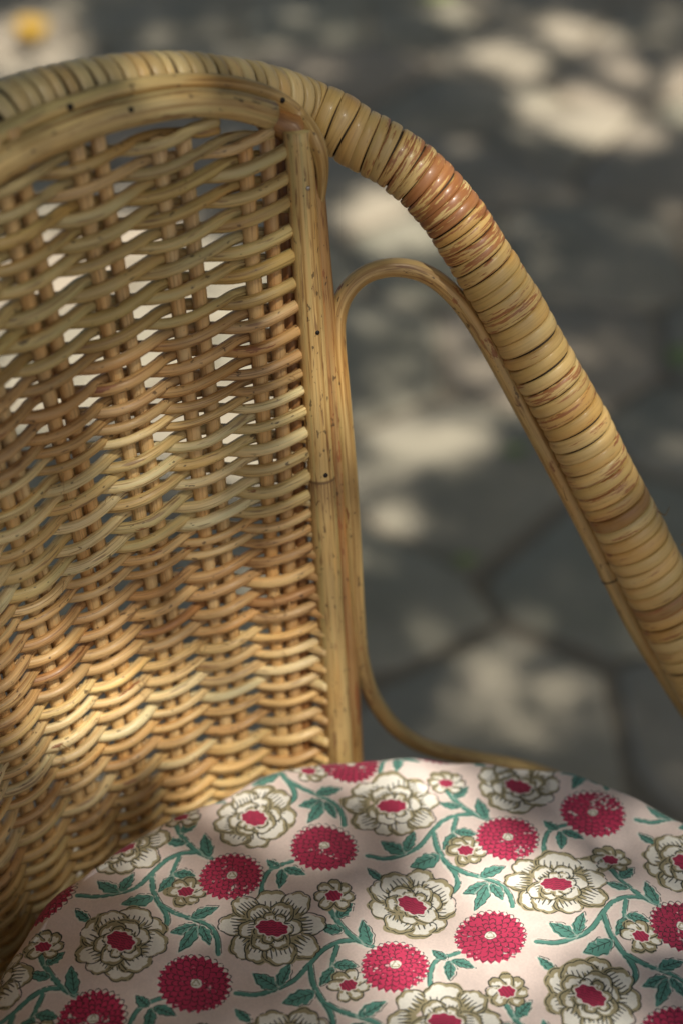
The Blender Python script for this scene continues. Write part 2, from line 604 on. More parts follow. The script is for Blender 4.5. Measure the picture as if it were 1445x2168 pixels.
# split-cane trim between rail and arch, turning down the stile
tr_px = [(-90, 338), (0, 285), (60, 255), (140, 226), (250, 193), (380, 176), (490, 180), (575, 204), (632, 245), (668, 297), (682, 350), (681, 410), (674, 452)]
tr_off = [.002, .002, .002, .002, .002, .002, .002, .002, .001, .001, .002, .004, .006]
Tm = np.array([ray_hit(x, y, o) for (x, y), o in zip(tr_px[:9], tr_off)] + [stile_pt(x, y, b) for (x, y), b in zip(tr_px[9:], (-.004, -.003, .000, .004))])[::-1]
zl = Tm[-1][2]
midt = [np.array([q[0], q[1], q[2] + .0105]) for q in mid]
half = np.vstack([Tm, midt]); full = np.vstack([half, mirror(half[:-1])[::-1]])
Pt = spline(full, step=.003)
n = len(Pt)
Rt = lumpy(n, .02, 14, .0033); tp = np.arange(n)
Rt = Rt * np.clip(tp / 14 + .25, 0, 1) * np.clip((n - 1 - tp) / 14 + .25, 0, 1)
tube('trim_rod', Pt, Rt, M_POLE, chair, 14, color=(*lin(198, 172, 114), .3))

# ---- bentwood loop between stile and arm
lp = [(1450, 1800, .583), (1300, 1715, .584), (1150, 1640, .582), (1000, 1606, .580), (905, 1583, .576), (838, 1543, .571), (789, 1478, .566), (764, 1400, .563), (754, 1300, .562), (746, 1150, .565), (737, 1000, .569), (722, 830, .574),
      (713, 730, .577), (714, 670, .580), (733, 618, .583), (775, 580, .587), (838, 566, .590), (905, 582, .590), (962, 628, .588), (1010, 692, .585), (1060, 778, .581), (1122, 893, .577), (1200, 1040, .572), (1276, 1190, .567),
      (1345, 1330, .562), (1445, 1490, .555), (1560, 1660, .548)]
L = np.array([at_y(x, y, Y) for x, y, Y in lp])
Pl = spline(L, step=.003)
Rl = lumpy(len(Pl), .02, 20, .0037)
pj = proj(Pl)
nd = np.argmin(np.abs(pj[:, 1] - 1215) + 1000 * (pj[:, 0] < 1100))
Rl = Rl * (1 + .10 * np.exp(-((np.arange(len(Pl)) - nd) / 1.0) ** 2))
both('loop_rod', Pl, Rl, M_POLE, 16, (*lin(198, 168, 110), .45))
k = nd + 1
for Q in (Pl, mirror(Pl)):
    ringc = np.array([Q[k] + .00002])
    T, N, B = frames(Q[k - 2:k + 3])
    a = np.linspace(0, 2 * pi, 25)
    ring = Q[k] + (Rl[k] + .00005) * (np.cos(a)[:, None] * N[2] + np.sin(a)[:, None] * B[2])
    tube('growth_ring', ring, .00035, M_CORE, chair, 6)

# ---- top rail and arms, wrapped turn by turn in split cane
rl = [(-95, 300, .014), (0, 246, .014), (120, 206, .014), (250, 182, .014), (380, 175, .014), (500, 187, .014), (590, 208, .014), (650, 232, .014)]
Rr = [ray_hit(x, y, o) for x, y, o in rl]
am = [(712, 262), (751, 289), (830, 332), (884, 374), (930, 422), (972, 477), (1018, 551), (1068, 630), (1095, 675), (1147, 772), (1215, 890), (1274, 1009), (1325, 1106), (1374, 1204), (1445, 1346)]
Y0 = Rr[-1][1]
cum = np.r_[0, np.cumsum([math.hypot(am[i + 1][0] - am[i][0], am[i + 1][1] - am[i][1]) for i in range(len(am) - 1)])]
arm = [at_y(x, y, Y0 - .002 - (Y0 - .555) * c / cum[-1]) for (x, y), c in zip(am, cum)]
e = arm[-1]; d = arm[-1] - arm[-2]; d /= np.linalg.norm(d)
tail = [e + d * .06, e + d * .115 + np.array([-.006, 0, -.004]), e + d * .16 + np.array([-.022, -.004, -.02])]
foot = np.array([tail[-1][0] + .012, tail[-1][1] - .01, .0])
tail += [foot * .45 + tail[-1] * .55 + np.array([.006, 0, 0]), foot]
zl = Rr[0][2]
midr = []
for p, dd in ((144, .005), (152, .010), (161, .014), (170, .0155)):
    q = r_surf(p, .79) + .014
    midr.append(np.array([CH[0] + q * cos(radians(p)), CH[1] + q * sin(radians(p)), zl + dd]))
pe_ = math.degrees(math.atan2(Rr[0][1] - CH[1], Rr[0][0] - CH[0]))
midr = [q for q, p in zip(midr, (144, 152, 161, 170)) if p > pe_ + 4]
half = np.vstack([np.array((arm + tail)[::-1]), np.array(Rr[::-1]), np.array(midr)])
full = np.vstack([half, mirror(half[:-1])[::-1]])
RAIL = spline(full, step=.002)
pr = proj(RAIL)
slen = np.r_[0, np.cumsum(np.linalg.norm(np.diff(RAIL, axis=0), axis=1))]
halfn = len(RAIL) // 2
# radius grows down the arm
s_corner = slen[np.argmin(np.hypot(pr[:halfn, 0] - 700, pr[:halfn, 1] - 255))]
s_end = slen[np.argmin(np.hypot(pr[:halfn, 0] - 1445, pr[:halfn, 1] - 1346))]
s_mid = slen[np.argmin(np.hypot(pr[:halfn, 0] - 1018, pr[:halfn, 1] - 551))]
sm = np.minimum(slen, slen[-1] - slen)
RR = np.interp(sm, [0, s_end, s_mid, s_corner - .03, s_corner, s_corner + .03], [.0125, .0138, .0118, .0111, .0112, .0104])
top_rail = tube('top_rail', RAIL[::2], RR[::2] - .0012, M_CORE, chair, 16)
TT, NN, BB = frames(RAIL)


def at_s(s):
    i = np.clip(np.searchsorted(slen, s) - 1, 0, len(slen) - 2)
    f = ((s - slen[i]) / (slen[i + 1] - slen[i]))[:, None]
    g = lambda A: A[i] * (1 - f) + A[i + 1] * f
    return g(RAIL), g(NN), g(BB), g(TT), np.interp(s, slen, RR)


def wrap(s0, w, colour, peel, tilt, lift, gap, seg=30):
    """one turn of the binding: a slightly convex strip going once round the rail"""
    P, N, B, T, R = at_s(np.array([s0]))
    v = CC - P[0] + np.array([0, 0, .3])
    a0 = math.atan2(v @ B[0], v @ N[0]) + pi          # the turn begins on the side turned away
    a = np.linspace(0, 2 * pi, seg + 1)
    prof = [(-.5, -.0011), (-.48, -.00004), (-.34, .00028), (0, .00042), (.34, .00028), (.48, -.00004), (.5, -.0011)]
    ww = w - gap
    V, UV, F = [], [], []
    m = len(prof)
    for j, (x, h) in enumerate(prof):
        s = s0 + w * (a / (2 * pi) - .5) + x * ww + tilt[0] * np.cos(a + tilt[1])
        P, N, B, T, R = at_s(np.clip(s, .001, slen[-1] - .001))
        rr = R + h + lift * (1 + .5 * np.cos(a + tilt[1] * 2))
        V.append(P + rr[:, None] * (np.cos(a + a0)[:, None] * N + np.sin(a + a0)[:, None] * B))
        UV.append(np.stack([a * .012, np.full_like(a, x * ww)], 1))
    V = np.array(V).transpose(1, 0, 2).reshape(-1, 3); UV = np.array(UV).transpose(1, 0, 2).reshape(-1, 2)
    for i in range(seg):
        for j in range(m - 1):
            F.append((i * m + j, (i + 1) * m + j, (i + 1) * m + j + 1, i * m + j + 1))
    o = mesh_obj('cane_wrap', V, F, M_WRAP, top_rail, UV)
    o.color = (*colour, peel)
    return o


WP = [lin(204, 174, 112), lin(200, 168, 106), lin(208, 180, 120), lin(198, 166, 102)]
WB = [lin(204, 180, 126), lin(210, 186, 132), lin(194, 168, 114)]
s = .02
while s < slen[-1] - .02:
    i = np.searchsorted(slen, s)
    x, y = pr[i, 0], pr[i, 1]
    vis = i < halfn and y < 1600
    if vis:
        if x < 655: w = .0052
        elif y < 300: w = .0058
        elif y < 560: w = .0043
        else: w = .0056
    else:
        w = .0066
    w *= rng.uniform(.92, 1.09)
    col = np.array(random.choice(WB if (vis and x < 655) or not vis else WP)) * rng.uniform(.95, 1.05)
    if not vis: peel = .3
    elif x < 655: peel = .05
    elif y < 270: peel = .12
    elif y < 380: peel = float(np.interp(y, [270, 320, 380], [.25, .65, .9])) * rng.uniform(.85, 1.15)
    elif y < 480: peel = rng.uniform(.82, 1.05)
    elif y < 580: peel = rng.uniform(.68, .95)
    elif y < 640: peel = rng.uniform(.48, .68)
    else: peel = random.choice([.2, .48, .56, .5, .66, .6])
    if vis and y > 640 and random.random() < .1:
        col = np.array(lin(162, 126, 74)); peel = .55
    gap = rng.uniform(.00008, .00026) + ((.0004 + .0008 * (random.random() < .25)) if (vis and x < 655) else 0) + (.0005 if random.random() < .12 else 0)
    wrap(s + w / 2, w, col, min(peel, 1.25), (rng.normal(0, .0003), rng.uniform(0, 6.28)), rng.uniform(0, .0003), gap, 30 if vis else 18)
    s += w

# loose fibres on the wrapping
for (x, y, dx, dy, n_) in [(1392, 1082, 14, 5, 0), (1440, 1155, 10, -14, 0), (1200, 1060, -6, -16, 0), (815, 800, 0, 0, 1)]:
    if n_: continue
    i = np.argmin(np.hypot(pr[:halfn, 0] - x, pr[:halfn, 1] - y))
    d = pr[i, 2]
    P0 = CC + ray(x, y) * (d - .008)
    ctrl = [P0, P0 + CR * dx * .5 * d / FPX - CU * (dy + 6) * .5 * d / FPX, P0 + (CR * dx - CU * dy) * d / FPX + np.array([0, -.001, 0]), P0 + (CR * dx * 1.7 - CU * (dy - 14)) * d / FPX]
    tube('frayed_fibre', spline(ctrl, n=14), np.linspace(.0003, .00012, 14), M_POLE, top_rail, 5, color=(*lin(150, 120, 70), .2))

for _ in range(26):
    u_, z_ = rng.uniform(-.3, 5.0), rng.uniform(.47, .71)
    P0 = surf(u_, z_, -.0068)
    d1 = rng.normal(0, 1, 3) * .0022; d2 = rng.normal(0, 1, 3) * .003; d2[1] = -abs(d2[1]) * .5
    tube('frayed_fibre', spline([P0, P0 + d1 + (0, -.001, 0), P0 + d1 + d2 + (0, -.001, 0)], n=10), np.linspace(.00022, .0001, 10), M_POLE, chair, 5, color=(*lin(170, 135, 85), .1))

# nails
def nail(P, nrm, r, mat):
    nrm = np.asarray(nrm, float); nrm /= np.linalg.norm(nrm)
    t = np.cross(nrm, (0, 0, 1)); t /= np.linalg.norm(t); b = np.cross(nrm, t)
    V, F = [], []
    for (rr, h) in ((1.0, -.0012), (1.0, .0001), (.8, .0004)):
        for q in range(10):
            a = q * 2 * pi / 10
            V.append(P + rr * r * (cos(a) * t + sin(a) * b) + nrm * h)
    V.append(P + nrm * .0005)
    for k in range(2):
        for q in range(10):
            F.append((k * 10 + q, k * 10 + (q + 1) % 10, (k + 1) * 10 + (q + 1) % 10, (k + 1) * 10 + q))
    for q in range(10): F.append((20 + q, 20 + (q + 1) % 10, 30))
    mesh_obj('nail', V, F, mat, chair)


def nearest_on(path, rad, x, y):
    q = proj(path); i = np.argmin(np.hypot(q[:, 0] - x, q[:, 1] - y))
    v = CC - path[i]; v /= np.linalg.norm(v)
    ax = path[min(i + 1, len(path) - 1)] - path[max(i - 1, 0)]; ax /= np.linalg.norm(ax)
    w = v - ax * (v @ ax); w /= np.linalg.norm(w)
    side = np.cross(w, ax)
    dpx = np.array([x, y]) - q[i, :2]
    sg = (dpx[0] * (side @ CR) - dpx[1] * (side @ CU)) * q[i, 2] / FPX
    r = float(np.broadcast_to(rad, (len(path),))[i])
    sg = np.clip(sg, -.8 * r, .8 * r)
    nn = w * math.sqrt(1 - (sg / r) ** 2) + side * sg / r
    return path[i] + nn * r, nn


for (pth, rad, x, y, r, m) in [(Pt, Rt, 145, 228, .0013, M_NAIL), (Pt, Rt, 585, 205, .0011, M_NAIL), (Pa, np.full(len(Pa), .0052), 262, 236, .0010, M_NAIL),
                               (Pm, Rm, 652, 396, .0009, M_NAILB), (Pm, Rm, 671, 688, .0009, M_NAIL), (Pm, Rm, 689, 1003, .0010, M_NAIL)]:
    P, nn = nearest_on(pth, rad, x, y)
    nail(P, nn, r, m)

# seat hoop, woven deck, rear legs
a = np.linspace(0, 2 * pi, 73)
CU_C = np.array([.034, .368])
hoop = np.stack([CU_C[0] + .183 * np.cos(a), CU_C[1] + .183 * np.sin(a), np.full(73, .405)], 1)
tube('seat_hoop', hoop, .011, M_POLE, chair, 12, color=(*POLE_C, .2))
V = [(CU_C[0], CU_C[1], .408)]; F = []
for q in range(48):
    V.append((CU_C[0] + .178 * cos(q * pi / 24), CU_C[1] + .178 * sin(q * pi / 24), .411))
V += [(x, y, z - .008) for x, y, z in V]
for q in range(48):
    F.append((0, 1 + q, 1 + (q + 1) % 48)); F.append((49, 50 + (q + 1) % 48, 50 + q)); F.append((1 + q, 50 + q, 50 + (q + 1) % 48, 1 + (q + 1) % 48))
deck = mesh_obj('seat_deck', V, F, M_STAKE, chair, np.array([(v[0], v[1]) for v in V])); deck.color = (*POLE_C, .2)
for P0 in (Pm[-1], mirror(Pm)[-1]):
    leg = spline([P0 + np.array([0, 0, .004]), P0 * .6 + np.array([P0[0] * .4, P0[1] * .4 + .008, 0]), np.array([P0[0] * 1.05, P0[1] + .03, 0.012])], step=.02)
    tube('leg', leg, .012, M_POLE, chair, 12, color=(*POLE_C, .2))

# ------------------------------------------------------------------ block-printed cushion
TEX_N, TEX_W = 2048, .38
TX0, TY0 = CU_C[0] - TEX_W / 2, CU_C[1] - TEX_W / 2
PXM = TEX_N / TEX_W           # texels per metre


def value_noise(n, cells, seed):
    r = np.random.default_rng(seed)
    g = r.random((cells + 1, cells + 1))
    x = np.linspace(0, cells - 1e-6, n)
    i = x.astype(int); f = x - i; f = f * f * (3 - 2 * f)
    row = g[i] * (1 - f)[:, None] + g[i + 1] * f[:, None]
    return row[:, i] * (1 - f)[None] + row[:, i + 1] * f[None]


INK_BG, INK_W, INK_K, INK_R, INK_G, INK_D = [np.array(c) / 255. for c in ((231, 213, 205), (236, 233, 223), (166, 156, 122), (193, 56, 92), (94, 150, 137), (36, 40, 38))]


class Print:
    """draws the fabric print in plan millimetres"""
    def __init__(s):
        s.img = np.ones((TEX_N, TEX_N, 3)) * INK_BG
        s.n1 = value_noise(TEX_N, 340, 1); s.n2 = value_noise(TEX_N, 90, 2); s.n3 = value_noise(TEX_N, 700, 3)
        s.off = np.zeros(2)

    def win(s, x0, x1, y0, y1):
        i0, i1 = int((x0 / 1000 - TX0) * PXM), int((x1 / 1000 - TX0) * PXM) + 2
        j0, j1 = int((y0 / 1000 - TY0) * PXM), int((y1 / 1000 - TY0) * PXM) + 2
        i0, j0, i1, j1 = max(i0, 0), max(j0, 0), min(i1, TEX_N), min(j1, TEX_N)
        if i1 <= i0 or j1 <= j0: return None
        X = (TX0 + (np.arange(i0, i1) + .5) / PXM) * 1000
        Y = (TY0 + (np.arange(j0, j1) + .5) / PXM) * 1000
        X, Y = np.meshgrid(X, Y)
        return (slice(j0, j1), slice(i0, i1)), X, Y

    def put(s, sl, m, col, wear=0.0, op=1.0):
        m = np.clip(m, 0, 1) * op
        if wear:
            m = m * (1 - np.clip((s.n1[sl] * .55 + s.n2[sl] * .45 - (1 - wear)) * 9, 0, 1))
        m = m[..., None]
        s.img[sl] = s.img[sl] * (1 - m) + col * m

    def aa(s, d, k=5.0):           # signed distance in mm (negative inside) to coverage
        return np.clip(.5 - d * k, 0, 1)

    def stroke(s, pts, w, col, wear=0.0, op=1.0, jit=0.0):
        pts = np.asarray(pts, float)
        r = s.win(pts[:, 0].min() - w - 1, pts[:, 0].max() + w + 1, pts[:, 1].min() - w - 1, pts[:, 1].max() + w + 1)
        if r is None: return
        sl, X, Y = r
        D = np.full(X.shape, 1e9)
        for a, b in zip(pts[:-1], pts[1:]):
            v = b - a; L = v @ v + 1e-9
            t = np.clip(((X - a[0]) * v[0] + (Y - a[1]) * v[1]) / L, 0, 1)
            D = np.minimum(D, np.hypot(X - a[0] - t * v[0], Y - a[1] - t * v[1]))
        s.put(sl, s.aa(D - w / 2 + jit * (s.n1[sl] - .5)), col, wear, op)


pr_t = Print()


def curve2(pts):
    P = spline(np.c_[np.asarray(pts, float), np.zeros(len(pts))], n=max(8, len(pts) * 6))
    return P[:, :2]


def draw_leaf(b, t, w, sh):
    b, t = np.asarray(b, float), np.asarray(t, float)
    L = np.linalg.norm(t - b); ax = (t - b) / L; nx = np.array([-ax[1], ax[0]])
    r = pr_t.win(min(b[0], t[0]) - w - 2, max(b[0], t[0]) + w + 2, min(b[1], t[1]) - w - 2, max(b[1], t[1]) + w + 2)
    if r is None: return
    sl, X, Y = r

    def shape(dx, dy):
        u = ((X - b[0] - dx) * ax[0] + (Y - b[1] - dy) * ax[1]) / L
        v = (X - b[0] - dx) * nx[0] + (Y - b[1] - dy) * nx[1]
        uc = np.clip(u, 0, 1)
        hw = w / 2 * np.sin(pi * uc ** .8) ** .85 * (1 + .10 * np.sin(uc * 21))
        d = np.maximum(np.abs(v - .06 * w * np.sin(pi * uc)) - hw, np.maximum(-u, u - 1) * L)
        return u, v, d
    u, v, d = shape(0, 0)
    pr_t.put(sl, pr_t.aa(d - .6 - .5 * pr_t.n1[sl]) , INK_W, 0, .45)
    pr_t.put(sl, pr_t.aa(d + .25 * (pr_t.n1[sl] - .5)), INK_G, .16)
    u, v, d = shape(*sh)
    brk = (pr_t.n1[sl] > .34)
    pr_t.put(sl, pr_t.aa(np.abs(d) - .17) * brk, INK_D, .1, .85)
    vein = np.minimum(np.abs(v), np.abs(((u * 5.0 - np.abs(v) * .55 * 5 / w) % 1) - .5) * L / 5.0)
    pr_t.put(sl, pr_t.aa(vein - .16) * (d < -.5) * (u > .12) * (u < .85) * (np.abs(v) < w * .24), INK_D, .12, .8)


def draw_dahlia(c, R, seed):
    r0 = np.random.default_rng(seed)
    r = pr_t.win(c[0] - R - 4, c[0] + R + 4, c[1] - R - 4, c[1] + R + 4)
    if r is None: return
    sl, X, Y = r
    sh = r0.normal(0, .3, 2) + np.array([.35, .75])

    def pol(dx, dy):
        return np.hypot(X - c[0] - dx, Y - c[1] - dy), np.arctan2(Y - c[1] - dy, X - c[0] - dx)
    rr, th = pol(0, 0)
    nt = 27
    edge = R * (1 + .07 * (2 * np.abs(((th * nt / (2 * pi)) % 1) - .5) * 2 - 1)) + .5 * (pr_t.n2[sl] - .5)
    pr_t.put(sl, pr_t.aa(rr - R - .9 + 1.2 * pr_t.n2[sl]), INK_W, 0, .6)
    pr_t.put(sl, pr_t.aa(rr - edge), INK_R * (1 + .05 * r0.normal()), .22 + .08 * r0.random())
    rr, th = pol(*sh)
    rings = [3.4, 5.6, 7.8, 10.1, 12.2]
    line = np.full(X.shape, 9.)
    for k, q in enumerate(rings):
        q = q * R / 12.6
        n = int(9 + k * 4.3)
        f = ((th + (k % 2) * pi / n + k * .13) * n / (2 * pi)) % 1 - .5
        hump = np.sqrt(np.clip(1 - (2 * f) ** 2, 0, 1))
        pw = 2 * pi * q / n
        hump = hump * (1 + .25 * (1 - np.abs(2 * f)))
        line = np.minimum(line, np.abs(rr - (q - 1.1 + hump * 1.6)) * (.75 + .25 * hump))
        line = np.minimum(line, np.where((rr > q - 2.2) & (rr < q - .9), (0.5 - np.abs(f)) * pw, 9))
    inside = rr < R + 1.3
    pr_t.put(sl, pr_t.aa(line - .2, 5) * inside * (pr_t.n1[sl] > .22), INK_D, .12, .8)
    pr_t.put(sl, pr_t.aa(rr - 2.1 + .5 * (pr_t.n1[sl] - .5)), INK_W)
    pr_t.put(sl, pr_t.aa(np.abs(rr - 1.2 + .3 * np.sin(3 * th)) - .25) * (pr_t.n1[sl] > .3), INK_K)
    pr_t.put(sl, pr_t.aa(np.abs(rr - 2.1) - .10) * (pr_t.n1[sl] > .4), INK_D, 0, .7)


def petal(c, ang, dist, la, wb, sh, lobes, teeth, big):
    """one printed petal: khaki wash, white face, dark scalloped outline and veins"""
    ca, sa = cos(ang), sin(ang)
    pc = np.array([c[0] + dist * ca, c[1] + dist * sa])
    m = max(la, wb) + 3
    r = pr_t.win(pc[0] - m, pc[0] + m, pc[1] - m, pc[1] + m)
    if r is None: return
    sl, X, Y = r

    def loc(dx, dy):
        x = X - pc[0] - dx; y = Y - pc[1] - dy
        return x * ca + y * sa, -x * sa + y * ca

    def sd(a, b, grow=0.0):
        t = np.arctan2(b / wb, a / la)
        sc = 1 + .12 * np.abs(np.sin(t * lobes + .4 * np.sin(t * 2.3))) - .05
        return (np.hypot(a / la, b / wb) - sc) * min(la, wb) - grow
    a, b = loc(0, 0)
    pr_t.put(sl, pr_t.aa(sd(a, b, .12 + 1.9 * (pr_t.n2[sl] - .48))), INK_K)
    a, b = loc(*sh)
    a2 = a + la * .04
    dw = sd(a2 * 1.0, b, -.05 - 1.5 * pr_t.n2[sl] - .5 * (np.sin(np.arctan2(b, a) * 2 + ang) > .3))
    toothy = (np.sin(b * teeth + 2 * pr_t.n2[sl]) * 1.2 - (a + la * .30)) / 1.6
    pr_t.put(sl, pr_t.aa(np.maximum(dw, toothy * .8)), INK_W)
    d = sd(a, b)
    pr_t.put(sl, pr_t.aa(np.abs(d) - .13 - .12 * pr_t.n3[sl]) * (a > -la * .55) * (pr_t.n1[sl] > .2), INK_D, .05, .9)
    if big:
        g = (b / wb * 3.4 + .5 * pr_t.n2[sl]) % 1 - .5
        vl = np.abs(g) * wb / 3.4
        reach = la * .12 + .7 * la * (pr_t.n2[sl] - .4)
        pr_t.put(sl, pr_t.aa(vl - .22 * np.clip((reach - a) / 2 + .6, 0, 1)) * (a < reach) * (a > -la * .7) * (d < -.6), INK_D, .05, .85)


def draw_peony(c, kind, seed):
    r0 = np.random.default_rng(seed)
    sh = r0.normal(0, .2, 2) + np.array([.25, .2])
    if kind == 'round':
        outer = [(k * 2 * pi / 9 + .25, 11.3, 5.6, 6.0) for k in range(9)]
        inner = [(k * 2 * pi / 6 + .55, 6.4, 4.6, 4.9) for k in range(6)]
        sx, sy, rot = 1.0, 1.06, -.35
    else:
        outer = [(.05, 13.4, 6.2, 5.4), (.75, 13.0, 6.0, 5.6), (1.55, 11.5, 6.6, 8.0), (2.4, 13.5, 5.4, 5.2), (3.05, 14.5, 5.4, 5.0), (3.75, 12.5, 5.6, 5.4), (4.35, 11.8, 5.4, 5.6), (4.95, 11.8, 5.4, 5.6), (5.6, 12.8, 5.6, 5.6)]
        inner = [(.1, 7.6, 4.8, 4.4), (1.2, 7.2, 4.2, 4.6), (2.2, 7.4, 4.2, 4.6), (3.3, 7.8, 4.6, 4.2), (4.2, 6.2, 4.4, 4.6), (5.2, 6.4, 4.4, 4.6)]
        sx, sy, rot = 1.05, .95, .05
    order = list(range(len(outer))); r0.shuffle(order)
    for k in order:
        an, di, la, wb = outer[k]
        an += r0.normal(0, .07); di *= r0.uniform(.93, 1.06); la *= r0.uniform(.9, 1.12); wb *= r0.uniform(.9, 1.12)
        petal(c, an + rot, di * (sx if abs(cos(an)) > .6 else sy), la, wb, sh, 3.0, 2.6, True)
    for an, di, la, wb in inner:
        an += r0.normal(0, .12); di *= r0.uniform(.9, 1.1); la *= r0.uniform(.88, 1.12); wb *= r0.uniform(.85, 1.15)
        petal(c, an + rot, di, la, wb, sh, 2.5, 2.8, True)
    for k in range(7):
        petal(c, k * .9 + r0.normal(0, .12), 4.7 + r0.normal(0, .3), 2.6, 2.3, sh, 2.0, 3.4, False)
    r = pr_t.win(c[0] - 8, c[0] + 8, c[1] - 8, c[1] + 8)
    if r is None: return
    sl, X, Y = r
    x = (X - c[0]) * cos(rot) + (Y - c[1]) * sin(rot); y = -(X - c[0]) * sin(rot) + (Y - c[1]) * cos(rot)
    ea, eb = (5.2, 4.3) if kind == 'round' else (5.4, 3.8)
    th = np.arctan2(y / eb, x / ea)
    d = (np.hypot(x / ea, y / eb) - 1 - .07 * np.sin(th * 9) - .12 * np.cos(th * 2 + 1)) * 4
    pr_t.put(sl, pr_t.aa(d - .5), INK_W)
    pr_t.put(sl, pr_t.aa(d), INK_R * .95, .08)
    g = np.abs(np.sin(x * 1.9 + 1.5 * (np.floor(y / 1.1) % 2))) * .55
    h = np.abs(((y + .5 * np.abs(np.sin(x * 1.9))) / 1.1) % 1 - .5) * 1.1
    pr_t.put(sl, pr_t.aa(h - .13) * (d < 0) * (pr_t.n1[sl] > .25), INK_D, 0, .7)


def draw_bud(c, up, seed):
    r0 = np.random.default_rng(seed)
    sh = r0.normal(0, .15, 2) + np.array([.2, .15])
    for k in range(7):
        an = up + (k - 3) * .82
        petal(c, an, 4.2, 3.6, 2.7, sh, 2.0, 3.2, False)
    r = pr_t.win(c[0] - 5, c[0] + 5, c[1] - 5, c[1] + 5)
    if r is None: return
    sl, X, Y = r
    x, y = X - c[0], Y - c[1]
    th = np.arctan2(y, x)
    d = (np.hypot(x / 3.0, y / 2.5) - 1 - .09 * np.sin(th * 7)) * 2.6
    pr_t.put(sl, pr_t.aa(d - .5), INK_W)
    pr_t.put(sl, pr_t.aa(d), INK_R * .93)
    pr_t.put(sl, pr_t.aa(np.abs((x * .9 + y * .5) % 1.25 - .6) - .1) * (d < -.1), INK_D, 0, .6)


def zc(pts, ox=160., oy=1680., sc=2.89, z=.479):     # traced on the photograph's cushion, laid flat
    return np.array([at_z(ox + x / sc, oy + y / sc, z)[:2] * 1000 for x, y in pts])


LA, LB = np.array([109., 21.]), np.array([62.5, -46.5])
STEMS = [([(45, 640), (150, 650), (260, 625), (380, 575), (470, 490), (560, 410), (660, 370), (750, 365)], 2.5),
         ([(615, 175), (660, 260), (720, 330), (780, 375), (845, 405)], 2.6),
         ([(482, 490), (490, 600), (530, 690), (570, 760), (575, 830), (505, 892)], 2.5),
         ([(535, 700), (640, 760), (760, 800), (840, 840), (882, 910), (890, 995)], 2.4),
         ([(645, 390), (612, 470), (600, 540)], 2.3),
         ([(1150, 645), (1165, 560), (1210, 490), (1290, 455), (1340, 440)], 2.2)]
LEAVES = [((285, 612), (148, 530), 80), ((292, 602), (368, 475), 62), ((492, 640), (300, 704), 88), ((612, 505), (522, 608), 62), ((618, 490), (750, 512), 58),
          ((684, 312), (556, 280), 50), ((662, 242), (758, 168), 58), ((832, 398), (803, 255), 78), ((725, 785), (892, 722), 62), ((772, 830), (598, 886), 66), ((762, 838), (648, 1004), 70),
          ((782, 832), (838, 948), 66), ((108, 805), (26, 730), 52), ((1262, 482), (1186, 425), 52), ((1280, 488), (1262, 612), 66), ((1292, 486), (1420, 530), 52)]
stems = [(curve2(zc(p)), w) for p, w in STEMS]
leaves = []
for b, t, w in LEAVES:
    q = zc([b, t, ((b[0] + t[0]) / 2 - w / 2 * (t[1] - b[1]) / math.hypot(t[0] - b[0], t[1] - b[1]), (b[1] + t[1]) / 2 + w / 2 * (t[0] - b[0]) / math.hypot(t[0] - b[0], t[1] - b[1]))])
    leaves.append((q[0], q[1], 2 * np.linalg.norm(q[2] - (q[0] + q[1]) / 2)))
CELL = dict(d1=np.array([-43, 463.]), d2=np.array([-7, 478.]), pr=np.array([-82, 429.]), pw=np.array([-26, 437.]), b1=np.array([-60, 456.]), b2=np.array([-3, 452.]))
cells = [(i, j) for i in range(-4, 5) for j in range(-6, 8)]
for i, j in cells:
    o = i * LA + j * LB
    jt = rng.normal(0, .5, 2)
    for p, w in stems:
        pr_t.stroke(p + o + jt, w + 1.6, INK_W, 0, .4)
    for p, w in stems:
        w = w * .82
        pr_t.stroke(p + o + jt, w, INK_G, .16, 1, .5)
        nrm = np.gradient(p, axis=0); nrm = np.stack([-nrm[:, 1], nrm[:, 0]], 1); nrm /= np.linalg.norm(nrm, axis=1)[:, None]
        pr_t.stroke(p + o + jt + nrm * w * .5 + .25, .26, INK_D, .42, .85)
        pr_t.stroke(p + o + jt - nrm * w * .45 + .25, .24, INK_D, .5, .8)
    shl = rng.normal(0, .25, 2) + .3
    for b, t, w in leaves:
        draw_leaf(b + o + jt, t + o + jt, w, shl)
for i, j in cells:
    o = i * LA + j * LB
    sd = (i * 31 + j * 7 + 400)
    q = CELL['d1'] + o
    if abs(q[0] / 1000 - CU_C[0]) > .23 or abs(q[1] / 1000 - CU_C[1]) > .23: continue
    draw_peony(CELL['pr'] + o, 'round', sd)
    draw_peony(CELL['pw'] + o, 'wide', sd + 1)
    draw_bud(CELL['b1'] + o, .6, sd + 2)
    draw_bud(CELL['b2'] + o, pi / 2, sd + 3)
    draw_dahlia(CELL['d1'] + o, 12.0, sd + 4)
    draw_dahlia(CELL['d2'] + o, 12.8, sd + 5)
fab = pr_t.img * (1 + .05 * (pr_t.n3[..., None] - .5)) * (1 - .03 * pr_t.n2[..., None])
px = np.ones((TEX_N, TEX_N, 4), np.float32); px[..., :3] = np.clip(fab, 0, 1)
img = bpy.data.images.new('block_print', TEX_N, TEX_N)
img.pixels.foreach_set(px.ravel())
img.update(); img.pack()

